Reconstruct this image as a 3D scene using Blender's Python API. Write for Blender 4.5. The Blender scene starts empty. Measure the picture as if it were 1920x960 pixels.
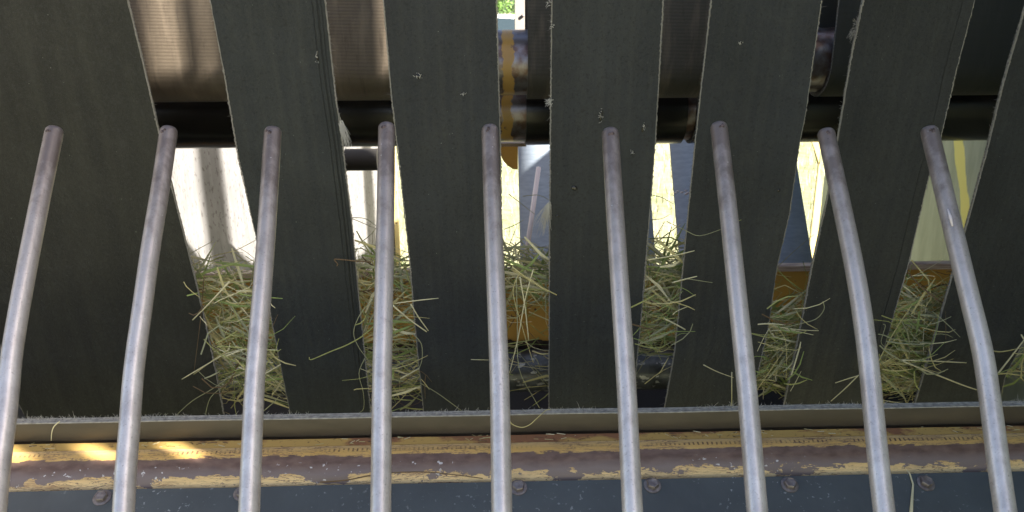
import bpy, bmesh, math, random
from mathutils import Vector, Matrix, noise as mnoise
R = math.radians
random.seed(7)
scn = bpy.context.scene
C = scn.collection

# ------------------------------------------------------------------ camera
F = 1480.0                                   # focal length in photo pixels
CAM = Vector((0, 0, 1.6))
pit, yaw, rol = R(17.5), R(1.4), 0.006
fwd = Vector((math.sin(yaw)*math.cos(pit), math.cos(yaw)*math.cos(pit), -math.sin(pit)))
rgt0 = Vector((math.cos(yaw), -math.sin(yaw), 0))
up0 = rgt0.cross(fwd)
rgt = rgt0*math.cos(rol) - up0*math.sin(rol)
upv = up0*math.cos(rol) + rgt0*math.sin(rol)
cd = bpy.data.cameras.new('camera'); cam = bpy.data.objects.new('camera', cd); C.objects.link(cam)
cam.matrix_world = Matrix(((rgt.x, upv.x, -fwd.x, CAM.x), (rgt.y, upv.y, -fwd.y, CAM.y), (rgt.z, upv.z, -fwd.z, CAM.z), (0, 0, 0, 1)))
cd.sensor_width = 36; cd.lens = 36*F/1920; cd.clip_start = 0.05; cd.clip_end = 600
cd.dof.use_dof = True; cd.dof.focus_distance = 1.25; cd.dof.aperture_fstop = 11
scn.camera = cam

# ------------------------------------------------------------------ sky, sun, exposure
sun_to = Vector((.72, -.42, .55)).normalized()
w = bpy.data.worlds.new('World'); scn.world = w; w.use_nodes = True
wn = w.node_tree.nodes; sk = wn.new('ShaderNodeTexSky'); sk.sky_type = 'NISHITA'; sk.sun_disc = False
sk.air_density = .8; sk.dust_density = 3.0; sk.ozone_density = .4; sk.sun_elevation = math.asin(sun_to.z); sk.sun_rotation = math.atan2(sun_to.x, sun_to.y)
w.node_tree.links.new(sk.outputs[0], wn['Background'].inputs[0]); wn['Background'].inputs[1].default_value = 0.065
sd = bpy.data.lights.new('sun', 'SUN'); so = bpy.data.objects.new('sun', sd); C.objects.link(so)
sd.energy = 5.0; sd.angle = R(0.53); sd.color = (1, .94, .84)
so.rotation_euler = sun_to.to_track_quat('Z', 'Y').to_euler()
scn.view_settings.view_transform = 'Standard'; scn.view_settings.look = 'None'
scn.view_settings.exposure = 2.35; scn.view_settings.gamma = 1
scn.cycles.use_denoising = True
scn.cycles.max_bounces = 8; scn.cycles.diffuse_bounces = 5

# ------------------------------------------------------------------ geometry helpers
def ray(px, row):
    return fwd + rgt*((px-960)/F) + upv*((480-row)/F)
def P(px, row, Y):                            # photo direction met at world distance Y
    d = ray(px, row); return CAM + d*(Y/d.y)
def PX(px, row, X):                           # met at world X
    d = ray(px, row); return CAM + d*((X-CAM.x)/d.x)
def PP(px, row, p0, n):                       # met at a plane
    d = ray(px, row); return CAM + d*((p0-CAM).dot(n)/d.dot(n))
def ZR(row, Y): return P(960, row, Y).z
def lerp(a, b, t): return a+(b-a)*t
def interp(pl, r):                            # pl = [(x,row)...] sorted by row -> x at row
    if r <= pl[0][1]: (x0, r0), (x1, r1) = pl[0], pl[1]
    elif r >= pl[-1][1]: (x0, r0), (x1, r1) = pl[-2], pl[-1]
    else:
        for i in range(len(pl)-1):
            if pl[i][1] <= r <= pl[i+1][1]: (x0, r0), (x1, r1) = pl[i], pl[i+1]; break
    return x0+(x1-x0)*(r-r0)/(r1-r0)

def link(name, bm, mats, parent=None, smooth=True):
    me = bpy.data.meshes.new(name); bm.to_mesh(me); bm.free()
    for m in (mats if isinstance(mats, (list, tuple)) else [mats]): me.materials.append(m)
    if smooth:
        for p in me.polygons: p.use_smooth = True
    o = bpy.data.objects.new(name, me); C.objects.link(o)
    if parent: o.parent = parent
    return o
def tag(o, label, cat, group=None, kind=None):
    if label: o['label'] = label
    if cat: o['category'] = cat
    if group: o['group'] = group
    if kind: o['kind'] = kind
    return o
def sharp(o, ang=35):
    me = o.data
    bm = bmesh.new(); bm.from_mesh(me)
    for e in bm.edges:
        if len(e.link_faces) == 2 and e.calc_face_angle(0) > R(ang): e.smooth = False
    bm.to_mesh(me); bm.free(); return o

def box(bm, lo, hi, mi=0):
    vs = [bm.verts.new((x, y, z)) for x in (lo[0], hi[0]) for y in (lo[1], hi[1]) for z in (lo[2], hi[2])]
    for f in ((0,1,3,2), (4,6,7,5), (0,4,5,1), (2,3,7,6), (0,2,6,4), (1,5,7,3)):
        bm.faces.new([vs[i] for i in f]).material_index = mi
def tube(bm, pts, rad, sides=8, mi=0, caps=True, uv=None, flat=1.0):
    n = len(pts); rads = rad if isinstance(rad, (list, tuple)) else [rad]*n
    rings = []; prev = None; L = 0
    ls = []
    for i, p in enumerate(pts):
        p = Vector(p)
        t = (Vector(pts[min(i+1, n-1)])-Vector(pts[max(i-1, 0)])).normalized()
        if prev is None:
            a = Vector((0, -1, 0)) if abs(t.y) < .9 else Vector((1, 0, 0))
        else: a = prev
        a = (a - t*a.dot(t)).normalized(); prev = a; b = t.cross(a)
        if i: L += (p-Vector(pts[i-1])).length
        ls.append(L)
        rings.append([bm.verts.new(p+(a*math.cos(k*2*math.pi/sides)*flat+b*math.sin(k*2*math.pi/sides))*rads[i]) for k in range(sides)])
    for i in range(n-1):
        for k in range(sides):
            f = bm.faces.new((rings[i][k], rings[i][(k+1) % sides], rings[i+1][(k+1) % sides], rings[i+1][k])); f.material_index = mi
            if uv:
                for lp, (u, v) in zip(f.loops, ((k/sides, ls[i]), ((k+1)/sides, ls[i]), ((k+1)/sides, ls[i+1]), (k/sides, ls[i+1]))): lp[uv].uv = (u, v)
    if caps and sides > 2:
        for rr in (rings[0][::-1], rings[-1]):
            f = bm.faces.new(rr); f.material_index = mi
    return rings
def cyl_x(bm, x0, x1, cy, cz, r, sides=48, mi=0, uv=None):
    n = max(1, int((x1-x0)/.2))
    tube(bm, [(lerp(x0, x1, i/n), cy, cz) for i in range(n+1)], r, sides, mi, True, uv)
def extrude_profile(name, prof, x0, x1, mat, thick=.004, parent=None, nx=40, bend=None, close=False):
    """open profile [(Y,Z)...] swept along X, UV = (X metres, running length metres); solid with thickness behind it"""
    bm = bmesh.new(); uv = bm.loops.layers.uv.new('UVMap')
    n = len(prof); L = [0]
    for i in range(1, n): L.append(L[-1]+math.hypot(prof[i][0]-prof[i-1][0], prof[i][1]-prof[i-1][1]))
    back = []
    for i in range(n):
        a = prof[max(i-1, 0)]; b = prof[min(i+1, n-1)]
        d = Vector((b[0]-a[0], b[1]-a[1])).normalized()
        back.append((prof[i][0]-d.y*thick, prof[i][1]+d.x*thick))
    loop = list(prof)+back[::-1]; LL = L+[l+.5 for l in L[::-1]]
    cols = []
    for j in range(nx+1):
        x = lerp(x0, x1, j/nx); dz = bend(x) if bend else (0, 0)
        cols.append([bm.verts.new((x, y+dz[0], z+dz[1])) for y, z in loop])
    m = len(loop)
    for j in range(nx):
        xa, xb = lerp(x0, x1, j/nx), lerp(x0, x1, (j+1)/nx)
        for i in range(m):
            k = (i+1) % m
            f = bm.faces.new((cols[j][i], cols[j][k], cols[j+1][k], cols[j+1][i]))
            for lp, u, v in zip(f.loops, (xa, xa, xb, xb), (LL[i], LL[k], LL[k], LL[i])): lp[uv].uv = (u, v)
    bm.faces.new(cols[0][::-1]); bm.faces.new(cols[-1])
    bmesh.ops.recalc_face_normals(bm, faces=bm.faces)
    return sharp(link(name, bm, mat, parent))

# ------------------------------------------------------------------ material helpers
class M:
    def __init__(s, name, rough=.6, metal=0.0, spec=.5):
        s.m = bpy.data.materials.new(name); s.m.use_nodes = True; s.n = s.m.node_tree.nodes; s.l = s.m.node_tree.links
        s.b = s.n['Principled BSDF']; s.b.inputs['Roughness'].default_value = rough
        s.b.inputs['Metallic'].default_value = metal; s.b.inputs['Specular IOR Level'].default_value = spec
        s.tc = s.n.new('ShaderNodeTexCoord')
    def coord(s, kind='Object', scale=(1, 1, 1)):
        mp = s.n.new('ShaderNodeMapping'); mp.inputs['Scale'].default_value = scale
        s.l.new(s.tc.outputs[kind], mp.inputs[0]); return mp.outputs[0]
    def noise(s, scale, co=None, detail=4, rough=.55, dist=0):
        t = s.n.new('ShaderNodeTexNoise'); t.inputs['Scale'].default_value = scale; t.inputs['Detail'].default_value = detail
        t.inputs['Roughness'].default_value = rough; t.inputs['Distortion'].default_value = dist
        s.l.new(co if co is not None else s.coord(), t.inputs['Vector']); return t.outputs['Fac']
    def voro(s, scale, co=None, feature='F1'):
        t = s.n.new('ShaderNodeTexVoronoi'); t.feature = feature; t.inputs['Scale'].default_value = scale
        s.l.new(co if co is not None else s.coord(), t.inputs['Vector']); return t.outputs['Distance']
    def wave(s, scale, co, direction='X', dist=0, prof='SIN'):
        t = s.n.new('ShaderNodeTexWave'); t.bands_direction = direction; t.wave_profile = prof
        t.inputs['Scale'].default_value = scale; t.inputs['Distortion'].default_value = dist
        s.l.new(co, t.inputs['Vector']); return t.outputs['Fac']
    def inp(s, sock, v):
        if hasattr(v, 'links') or hasattr(v, 'is_linked'): s.l.new(v, sock)
        else: sock.default_value = v
    def math(s, op, a, b=0.0, c=None):
        t = s.n.new('ShaderNodeMath'); t.operation = op; s.inp(t.inputs[0], a); s.inp(t.inputs[1], b)
        if c is not None: s.inp(t.inputs[2], c)
        return t.outputs[0]
    def step(s, v, lo, hi, a=0.0, b=1.0):
        t = s.n.new('ShaderNodeMapRange'); s.inp(t.inputs[0], v); t.inputs[1].default_value = lo; t.inputs[2].default_value = hi
        t.inputs[3].default_value = a; t.inputs[4].default_value = b; return t.outputs[0]
    def mix(s, f, a, b):
        t = s.n.new('ShaderNodeMix'); t.data_type = 'RGBA'; s.inp(t.inputs[0], f)
        for k, v in ((6, a), (7, b)):
            if isinstance(v, tuple): v = v+(1,) if len(v) == 3 else v
            s.inp(t.inputs[k], v)
        return t.outputs[2]
    def uv(s):
        t = s.n.new('ShaderNodeSeparateXYZ'); s.l.new(s.tc.outputs['UV'], t.inputs[0]); return t.outputs[0], t.outputs[1]
    def xyz(s, kind='Object'):
        t = s.n.new('ShaderNodeSeparateXYZ'); s.l.new(s.tc.outputs[kind], t.inputs[0]); return t.outputs
    def col(s, v):
        if isinstance(v, tuple): v = v+(1,)
        s.inp(s.b.inputs['Base Color'], v); return s
    def rough(s, v): s.inp(s.b.inputs['Roughness'], v); return s
    def metal(s, v): s.inp(s.b.inputs['Metallic'], v); return s
    def bump(s, h, strength=.3, dist=.002):
        t = s.n.new('ShaderNodeBump'); t.inputs['Strength'].default_value = strength; t.inputs['Distance'].default_value = dist
        s.l.new(h, t.inputs['Height']); s.l.new(t.outputs[0], s.b.inputs['Normal']); return s

def front_rubber(name, lines=(), base=(.040, .045, .042), seed=0.0):
    m = M(name, .55); u, v = m.uv()
    big = m.noise(7+seed, m.coord('Object'), 3)
    c = m.mix(m.step(big, .3, .7), tuple(k*.82 for k in base), tuple(k*1.2 for k in base))
    fine = m.noise(900, m.coord('Object'), 2)
    c = m.mix(m.step(fine, .5, .7, 0, .3), c, (.070, .073, .073)); mid = m.noise(170, m.coord('Object', (1, 1, .8)), 3); c = m.mix(m.step(mid, .5, .75, 0, .22), c, (.056, .059, .060)); c = m.mix(m.step(m.noise(210, None, 2), .55, .7, 0, .5), c, (.010, .010, .009))
    st = m.noise(34, m.coord('Object', (1.3, 1, 1)), 5)
    c = m.mix(m.step(st, .55, .8, 0, .14), c, (.078, .078, .070))
    pol = m.noise(7, m.coord('UV', (1.6, .3, 1)), 3); c = m.mix(m.step(pol, .5, .75, 0, .10), c, (.058, .061, .063)); du = m.noise(11, None, 6, .65); c = m.mix(m.step(du, .56, .78, 0, .13), c, (.095, .092, .078)); sp = m.noise(330, m.coord('Object', (1, 1, 1)), 0, .4)
    c = m.mix(m.step(sp, .87, .90, 0, .4), c, (.28, .28, .26))
    h = m.math('ADD', m.math('MULTIPLY', fine, .5), mid)
    for lu, wd in lines:
        wob = m.math('ADD', u, m.math('MULTIPLY', m.noise(9, m.coord('Object', (0, 0, 1)), 2), .02))
        d = m.math('ABSOLUTE', m.math('SUBTRACT', wob, lu+.01))
        k = m.step(d, 0, wd, 1, 0)
        c = m.mix(m.math('MULTIPLY', k, .75), c, (.008, .009, .009)); h = m.math('SUBTRACT', h, m.math('MULTIPLY', k, 2))
    m.col(c).rough(m.step(pol, .4, .7, .66, .42)).bump(h, .5, .0022); m.b.inputs['Specular IOR Level'].default_value = .32; return m.m
def woven(name, c1, c2, scale=1.0, rough=.55, streak=(.25, .2, .15)):
    m = M(name, rough); co = m.coord('UV')
    a = m.step(m.wave(150*scale, co, 'X'), 0, 1, .45, 1); b = m.wave(120*scale, co, 'Y', .6)
    wv = m.math('MULTIPLY', a, b)
    st = m.noise(14, m.coord('UV', (3, .5, 1)), 5)
    c = m.mix(m.step(wv, .15, .8), c1, c2)
    c = m.mix(m.step(st, .5, .75, 0, .5), c, streak)
    c = m.mix(m.step(m.noise(26, m.coord('UV', (2.5, .35, 1)), 6, .7), .55, .72, 0, .6), c, tuple(k*.45 for k in c1)); m.col(c).bump(wv, .5, .001); return m.m
def steel_rod():
    m = M('worn_steel_rod', .42, .5); z = m.xyz()[2]
    n = m.noise(38, m.coord('Object', (1, 1, .5)), 7, .65); n2 = m.noise(420, None, 3)
    c = m.mix(m.step(n, .35, .7), (.56, .51, .50), (.82, .77, .75))
    # brown mottling; tips painted darker, where the rods reflect less sky
    c = m.mix(m.step(m.noise(90, m.coord('Object', (1, 1, .35)), 5, .6), .54, .72, 0, .32), c, (.34, .28, .26))
    tip = m.step(m.math('ADD', z, m.math('MULTIPLY', m.math('SUBTRACT', n, .5), .34)), 1.24, 1.44, 0, .9)
    c = m.mix(tip, c, (.095, .068, .062))
    c = m.mix(m.step(n2, .62, .7, 0, .4), c, (.16, .12, .12))
    c = m.mix(m.step(m.noise(260, None, 1), .76, .80, 0, .6), c, (.75, .74, .74))
    m.col(c).rough(m.step(n2, .3, .7, .33, .48)).metal(m.step(tip, 0, 1, .6, .2)).bump(n2, .12, .0006); return m.m
MAT = {}
MAT['rod'] = steel_rod()
m = M('rod_end_grime', .7, .2); m.col(m.mix(m.step(m.noise(300), .4, .6), (.05, .035, .035), (.15, .11, .11))); MAT['rodtip'] = m.m
m = M('canvas_edge', .9); m.col(m.mix(m.step(m.noise(240), .35, .65), (.07, .068, .06), (.30, .285, .25))).bump(m.noise(500), .8, .001); MAT['canvas'] = m.m
m = M('canvas_edge_dark', .9); m.col(m.mix(m.step(m.noise(240), .35, .65), (.06, .06, .055), (.22, .21, .19))).bump(m.noise(500), .8, .001); MAT['canvas_dark'] = m.m
m = M('pale_threads', .9); m.col((.55, .53, .48)); MAT['thread'] = m.m
m = M('dim_threads', .9); m.col((.24, .225, .20)); MAT['thread2'] = m.m
MAT['woven_tan'] = woven('woven_tan_belt', (.065, .05, .036), (.19, .155, .115), 1, .36)
MAT['woven_grey'] = woven('woven_grey_belt', (.035, .033, .028), (.11, .10, .085), 1)
MAT['woven_dark'] = woven('woven_dark_belt', (.035, .038, .034), (.06, .062, .055), 1.2, .6, (.07, .07, .062))
m = M('smooth_black_rubber', .26, 0, .7); m.col(m.mix(m.step(m.noise(20, m.coord('Object', (1, 1, 6))), .4, .7), (.008, .007, .006), (.016, .013, .011))); MAT['black'] = m.m
m = M('sky_tinted_belt', .48); m.col(m.mix(m.step(m.noise(30, m.coord('Object', (1, 1, 4))), .4, .7), (.28, .33, .40), (.34, .40, .48))).bump(m.noise(300), .2, .001); MAT['rear'] = m.m  # blue in the base colour stands in for reflected sky
# bare rollers
m = M('roller_steel', .32, .5)
n = m.noise(30, None, 5); x = m.xyz()[0]
c = m.mix(m.step(n, .42, .6), (.15, .10, .085), (.26, .245, .26)); c = m.mix(m.step(m.noise(160), .68, .74, 0, .6), c, (.08, .05, .045))
XS0, XS1 = P(941, 100, 1.6).x, P(962, 100, 1.6).x
mk = m.math('ADD', x, m.math('MULTIPLY', m.noise(35, None, 5), .03))
st = m.math('MULTIPLY', m.step(mk, XS0+.015, XS0+.017), m.step(mk, XS1+.015, XS1+.017, 1, 0)); st = m.math('MULTIPLY', st, m.step(m.noise(50, None, 5), .30, .36))
c = m.mix(m.math('MULTIPLY', st, .95), c, (.50, .30, .075)); m.col(c).metal(m.step(st, 0, 1, .8, 0)); MAT['roller'] = m.m
m = M('worn_lower_roller', .35, .45); n = m.noise(22, None, 6)
c = m.mix(m.step(n, .4, .6), (.07, .075, .08), (.15, .16, .175)); c = m.mix(m.step(m.noise(70, m.coord('Object', (.6, 1, 1)), 6), .60, .64), c, (.5, .5, .5)); m.col(c); MAT['lowroll'] = m.m
def ochre(name, base=(.50, .27, .045)):
    m = M(name, .5); n = m.noise(9, None, 5)
    c = m.mix(m.step(n, .35, .75), base, tuple(k*.8 for k in base))
    c = m.mix(m.step(m.noise(45, None, 5), .66, .7), c, (.10, .05, .03)); m.col(c); return m.m
MAT['ochre'] = ochre('ochre_paint')
MAT['yellow'] = ochre('yellow_paint', (.78, .62, .26))
m = M('rusty_dark_steel', .8); m.col(m.mix(m.step(m.noise(60, None, 5), .4, .65), (.02, .014, .011), (.07, .04, .03))).bump(m.noise(120), .6, .002); MAT['rust'] = m.m
m = M('dark_sheet', .7); m.col(m.mix(m.noise(12), (.012, .011, .010), (.024, .02, .017))); MAT['dark'] = m.m
m = M('tan_lip', .6); m.col(m.mix(m.step(m.noise(60, m.coord('Object', (.2, 1, 6)), 5), .4, .6), (.30, .20, .15), (.50, .38, .29))); MAT['lip'] = m.m
m = M('polished_sheet', .42, .35); n = m.noise(60, m.coord('Object', (1, 1, .12)), 4)
c = m.mix(m.step(n, .35, .7), (.19, .186, .185), (.26, .252, .25)); c = m.mix(m.step(m.noise(170, m.coord('Object', (1, 1, .3)), 2), .60, .66, 0, .7), c, (.09, .075, .075)); m.col(c); MAT['leftsheet'] = m.m
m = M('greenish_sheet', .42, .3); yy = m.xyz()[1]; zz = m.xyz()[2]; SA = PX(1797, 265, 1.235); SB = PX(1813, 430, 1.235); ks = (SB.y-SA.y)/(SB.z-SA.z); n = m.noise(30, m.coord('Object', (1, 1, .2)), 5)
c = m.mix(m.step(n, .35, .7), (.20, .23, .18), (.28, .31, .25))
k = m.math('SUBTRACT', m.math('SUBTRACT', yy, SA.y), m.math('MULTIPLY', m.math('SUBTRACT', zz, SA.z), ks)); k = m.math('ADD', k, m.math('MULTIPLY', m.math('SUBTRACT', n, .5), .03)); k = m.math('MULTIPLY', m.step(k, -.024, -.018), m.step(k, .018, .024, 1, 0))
c = m.mix(k, c, (.62, .56, .16)); m.col(c); MAT['rightsheet'] = m.m  # yellow light reflected in the sheet, painted as a stripe
m = M('grey_painted_post', .6); m.col(m.mix(m.noise(20), (.30, .28, .25), (.36, .33, .31))); MAT['post'] = m.m
m = M('white_rod', .5); m.col((.72, .64, .64)); MAT['whiterod'] = m.m
m = M('shield_sheet', .6); m.col(m.mix(m.noise(6), (.16, .12, .04), (.25, .19, .07))); MAT['shield'] = m.m
m = M('bolt_steel', .4, .5); m.col(m.mix(m.step(m.noise(120), .35, .7), (.17, .14, .135), (.30, .27, .265))); MAT['bolt'] = m.m
# blue black bolted flap sheet
m = M('blue_black_sheet', .46); n = m.noise(10, None, 5)
c = m.mix(m.step(n, .35, .7), (.072, .082, .086), (.094, .108, .114))
c = m.mix(m.step(m.noise(26, m.coord('Object', (2.2, 1, .5)), 4), .52, .78, 0, .35), c, (.10, .11, .115))
gate = m.step(m.noise(5, None, 2), .45, .6); c = m.mix(m.math('MULTIPLY', gate, m.step(m.noise(130, None, 4), .64, .68)), c, (.34, .36, .36))
m.col(c).bump(m.noise(200), .12, .001); MAT['sheet'] = m.m
m = M('olive_flap_face', .5); m.col(m.mix(m.step(m.noise(8, m.coord('Object', (1, 1, 4))), .35, .7), (.064, .050, .033), (.098, .076, .050))); MAT['flap'] = m.m
m = M('ply_edge', .85); u, v = m.uv(); lay = m.wave(95, m.coord('Object', (0, 1, 0)), 'Y')
m.col(m.mix(m.step(m.noise(120, None, 4), .3, .7), (.24, .23, .205), (.52, .49, .43))); MAT['ply'] = m.m
m = M('rusted_ochre_angle', .7); n = m.noise(22, m.coord('Object', (.5, 1, 1)), 7, .65)
u, v = m.uv(); vv = m.math('ADD', n, m.step(v, .010, .036, .13, -.10))
xx = m.xyz()[0]; vv = m.math('ADD', vv, m.step(xx, -.5, -.1, -.12, .02)); c = m.mix(m.step(vv, .47, .56), (.50, .32, .09), (.26, .115, .05)); c = m.mix(m.step(m.noise(130, None, 4), .6, .7, 0, .7), c, (.07, .03, .02))
m.col(c).bump(n, .4, .001); MAT['angle'] = m.m
# the worn painted pipe : v = distance down its visible skin
def pipe_mat(L, bands):
    m = M('chipped_yellow_pipe', .42); u, v = m.uv(); t = m.math('DIVIDE', v, L)
    nz = m.noise(13, m.coord('UV', (1, 3, 1)), 8, .62, .6); nf = m.noise(48, m.coord('UV', (.8, 3, 1)), 6, .6, .8)
    d = m.math('MULTIPLY', m.math('SUBTRACT', nz, .5), .34); d2 = m.math('MULTIPLY', m.math('SUBTRACT', nf, .5), .16)
    tt = m.math('ADD', t, m.math('ADD', d, d2))
    bare_hi = m.step(tt, bands[0], bands[0]+.012)
    chip = m.noise(10, m.coord('UV', (1.0, 2, 1)), 7, .66, .3)
    lowedge = m.math('ADD', t, m.math('MULTIPLY', m.math('SUBTRACT', chip, .52), 2.4))
    lowpaint = m.math('MULTIPLY', m.step(lowedge, bands[1], bands[1]+.012), m.step(m.math('ADD', t, m.math('MULTIPLY', m.math('SUBTRACT', m.noise(30, m.coord('UV', (.5, 2, 1)), 5, .65), .5), .5)), bands[1]+.02, bands[1]+.028))
    scr = m.noise(9, m.coord('UV', (1.5, 14, 1)), 5, .6, 2.2)
    cut = m.math('MULTIPLY', m.step(m.math('ABSOLUTE', m.math('SUBTRACT', scr, .5)), .014, .022, 1, 0), m.step(m.noise(7, m.coord('UV'), 3), .40, .5))
    bare = m.math('MULTIPLY', bare_hi, m.math('SUBTRACT', 1.0, lowpaint))
    yel = m.mix(m.step(m.noise(6, m.coord('UV'), 3), .3, .7), (.60, .36, .09), (.70, .45, .15))
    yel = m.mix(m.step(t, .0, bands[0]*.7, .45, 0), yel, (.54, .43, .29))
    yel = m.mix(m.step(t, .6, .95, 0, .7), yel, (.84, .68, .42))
    # row of fine wear ticks
    wob = m.math('MULTIPLY', m.noise(3, m.coord('UV'), 2), .06)
    tk = m.math('ADD', m.math('ADD', t, wob), m.math('MULTIPLY', m.math('SUBTRACT', nf, .5), .06))
    reg = m.math('MULTIPLY', m.step(tk, bands[2], bands[2]+.02), m.step(tk, bands[2]+.10, bands[2]+.11, 1, 0))
    tick = m.math('MULTIPLY', m.step(m.wave(42, m.coord('UV'), 'X', 1.6), .6, .8), m.step(nf, .40, .52))
    part = m.step(m.noise(2.6, m.coord('UV', (1, .1, 1)), 2), .44, .54)
    yel = m.mix(m.math('MULTIPLY', m.math('MULTIPLY', reg, tick), part), yel, (.10, .05, .03))
    yel = m.mix(cut, yel, (.16, .09, .07)); yel = m.mix(m.step(m.noise(24, m.coord('UV', (.5, 3, 1)), 6, .7), .52, .7, 0, .75), yel, (.34, .20, .10))
    br = m.mix(m.step(m.noise(40, m.coord('UV', (1, 2, 1)), 6), .35, .7), (.115, .066, .048), (.20, .125, .095))
    br = m.mix(m.step(m.math('ADD', t, m.math('MULTIPLY', d, .8)), .5, .72), br, (.20, .155, .145))
    w1 = m.math('MULTIPLY', m.step(m.noise(95, m.coord('UV', (1, 1.3, 1)), 4), .63, .66), m.step(m.noise(4, m.coord('UV', (1, 1, 1)), 2), .48, .55))
    w1 = m.math('MULTIPLY', w1, m.step(t, .45, .5))
    br = m.mix(w1, br, (.62, .60, .60))
    m.col(m.mix(bare, yel, br)).rough(m.step(bare, 0, 1, .36, .44)).bump(m.math('ADD', m.math('MULTIPLY', bare, -.8), m.noise(150, m.coord('UV'), 3)), .3, .0008)
    return m.m
HAY = []
for i, c in enumerate([(.42, .43, .15), (.62, .54, .25), (.28, .35, .11), (.80, .73, .46), (.16, .10, .05), (.40, .40, .24)]):
    m = M('hay_stem_tint', .6); m.col(m.mix(m.noise(40), c, tuple(k*.75 for k in c))); m.m.name = ['olive_hay', 'straw_hay', 'green_hay', 'pale_straw', 'brown_hay', 'grey_green_hay'][i]; HAY.append(m.m)

# ------------------------------------------------------------------ setting : ground
m = M('dry_grass_ground', .9); n = m.noise(.8, None, 6); n2 = m.noise(9, None, 6)
c = m.mix(m.step(n, .35, .65), (.29, .27, .165), (.17, .20, .085)); c = m.mix(m.step(n2, .45, .7, 0, .7), c, (.32, .29, .19)); m.col(c).bump(n2, .5, .03)
bm = bmesh.new()
N = 60
gv = [[bm.verts.new((lerp(-160, 160, (i/N)), lerp(-60, 260, (j/N)), .04*mnoise.noise(Vector((i*.7, j*.7, 0))))) for j in range(N+1)] for i in range(N+1)]
for i in range(N):
    for j in range(N): bm.faces.new((gv[i][j], gv[i+1][j], gv[i+1][j+1], gv[i][j+1]))
tag(link('ground', bm, m.m), 'dry sunlit meadow ground stretching away behind the machine', 'ground', kind='structure')
gm = []
for c in ((.42, .40, .24), (.52, .47, .32), (.28, .34, .15)):
    m = M('grass_blade', .7); m.col(c); gm.append(m.m)
bm = bmesh.new(); rg = random.Random(3)
for i in range(9000):
    x = rg.uniform(-1.2, 4.2); y = 3.4+9*rg.random()**1.3; h = rg.uniform(.04, .13); a = rg.uniform(0, 6.28); q = rg.uniform(-.05, .05)
    z = -.03; dx, dy = .006*math.cos(a), .006*math.sin(a)
    f = bm.faces.new((bm.verts.new((x-dx, y-dy, z)), bm.verts.new((x+dx, y+dy, z)), bm.verts.new((x+q, y+q*.6, z+h+.03)))); f.material_index = rg.randrange(3)
tag(link('grass', bm, gm, smooth=False), 'short dry grass growing across the sunlit meadow', 'grass', kind='stuff')

# ------------------------------------------------------------------ far : trees and car
LF = []
for c in ((.08, .16, .03), (.13, .24, .05), (.05, .10, .02)):
    m = M('leaf', .6); m.col(c); LF.append(m.m)
m = M('bark', .9); m.col(m.mix(m.noise(9), (.06, .045, .03), (.13, .10, .075))); BARK = m.m
def tree(loc, h, r, label, seed):
    rr = random.Random(seed); root = bpy.data.objects.new('leafy_tree', None); C.objects.link(root); root.location = loc
    tag(root, label, 'tree', 'trees beyond the parked car')
    bm = bmesh.new(); tube(bm, [(0, 0, -.2), (.1, 0, h*.25), (0, .1, h*.5), (.1, 0, h*.85)], [.26, .2, .13, .03], 8)
    for k in range(7):
        a = k*.9; z = h*(.22+.09*k); tube(bm, [(0, 0, z), (math.cos(a)*r*.4, math.sin(a)*r*.4, z+.5), (math.cos(a)*r*.75, math.sin(a)*r*.75, z+.8)], [.09, .05, .02], 5)
    link('trunk', bm, BARK, root)
    bm = bmesh.new()
    cl = [(Vector((rr.gauss(0, r*.45), rr.gauss(0, r*.45), h*(.12+.85*rr.random()))), rr.uniform(.4, .8)) for _ in range(75)]
    for c, s in cl:
        mi = rr.randrange(3)
        for _ in range(85):
            d = Vector((rr.gauss(0, 1), rr.gauss(0, 1), rr.gauss(0, .8))).normalized()*s*rr.uniform(.5, 1)
            p = c+d; u = Vector((rr.gauss(0, 1), rr.gauss(0, 1), rr.gauss(0, 1))).normalized()*.07; v = u.orthogonal().normalized()*.045
            if p.z < .1: continue
            f = bm.faces.new([bm.verts.new(q) for q in (p-u, p-v, p+u, p+v)]); f.material_index = mi if rr.random() < .7 else rr.randrange(3)
    link('crown', bm, LF, root, False)
for i, (x, y, h, r, lb) in enumerate([(-.6, 27, 6.5, 2.6, 'broad green tree straight behind the white car'), (-4.2, 29, 7.2, 2.8, 'tall green tree to the left of the white car'), (3.6, 28.5, 6.8, 2.7, 'round green tree to the right of the white car')]):
    tree((x, y, 0), h, r, lb, 20+i)

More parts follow.
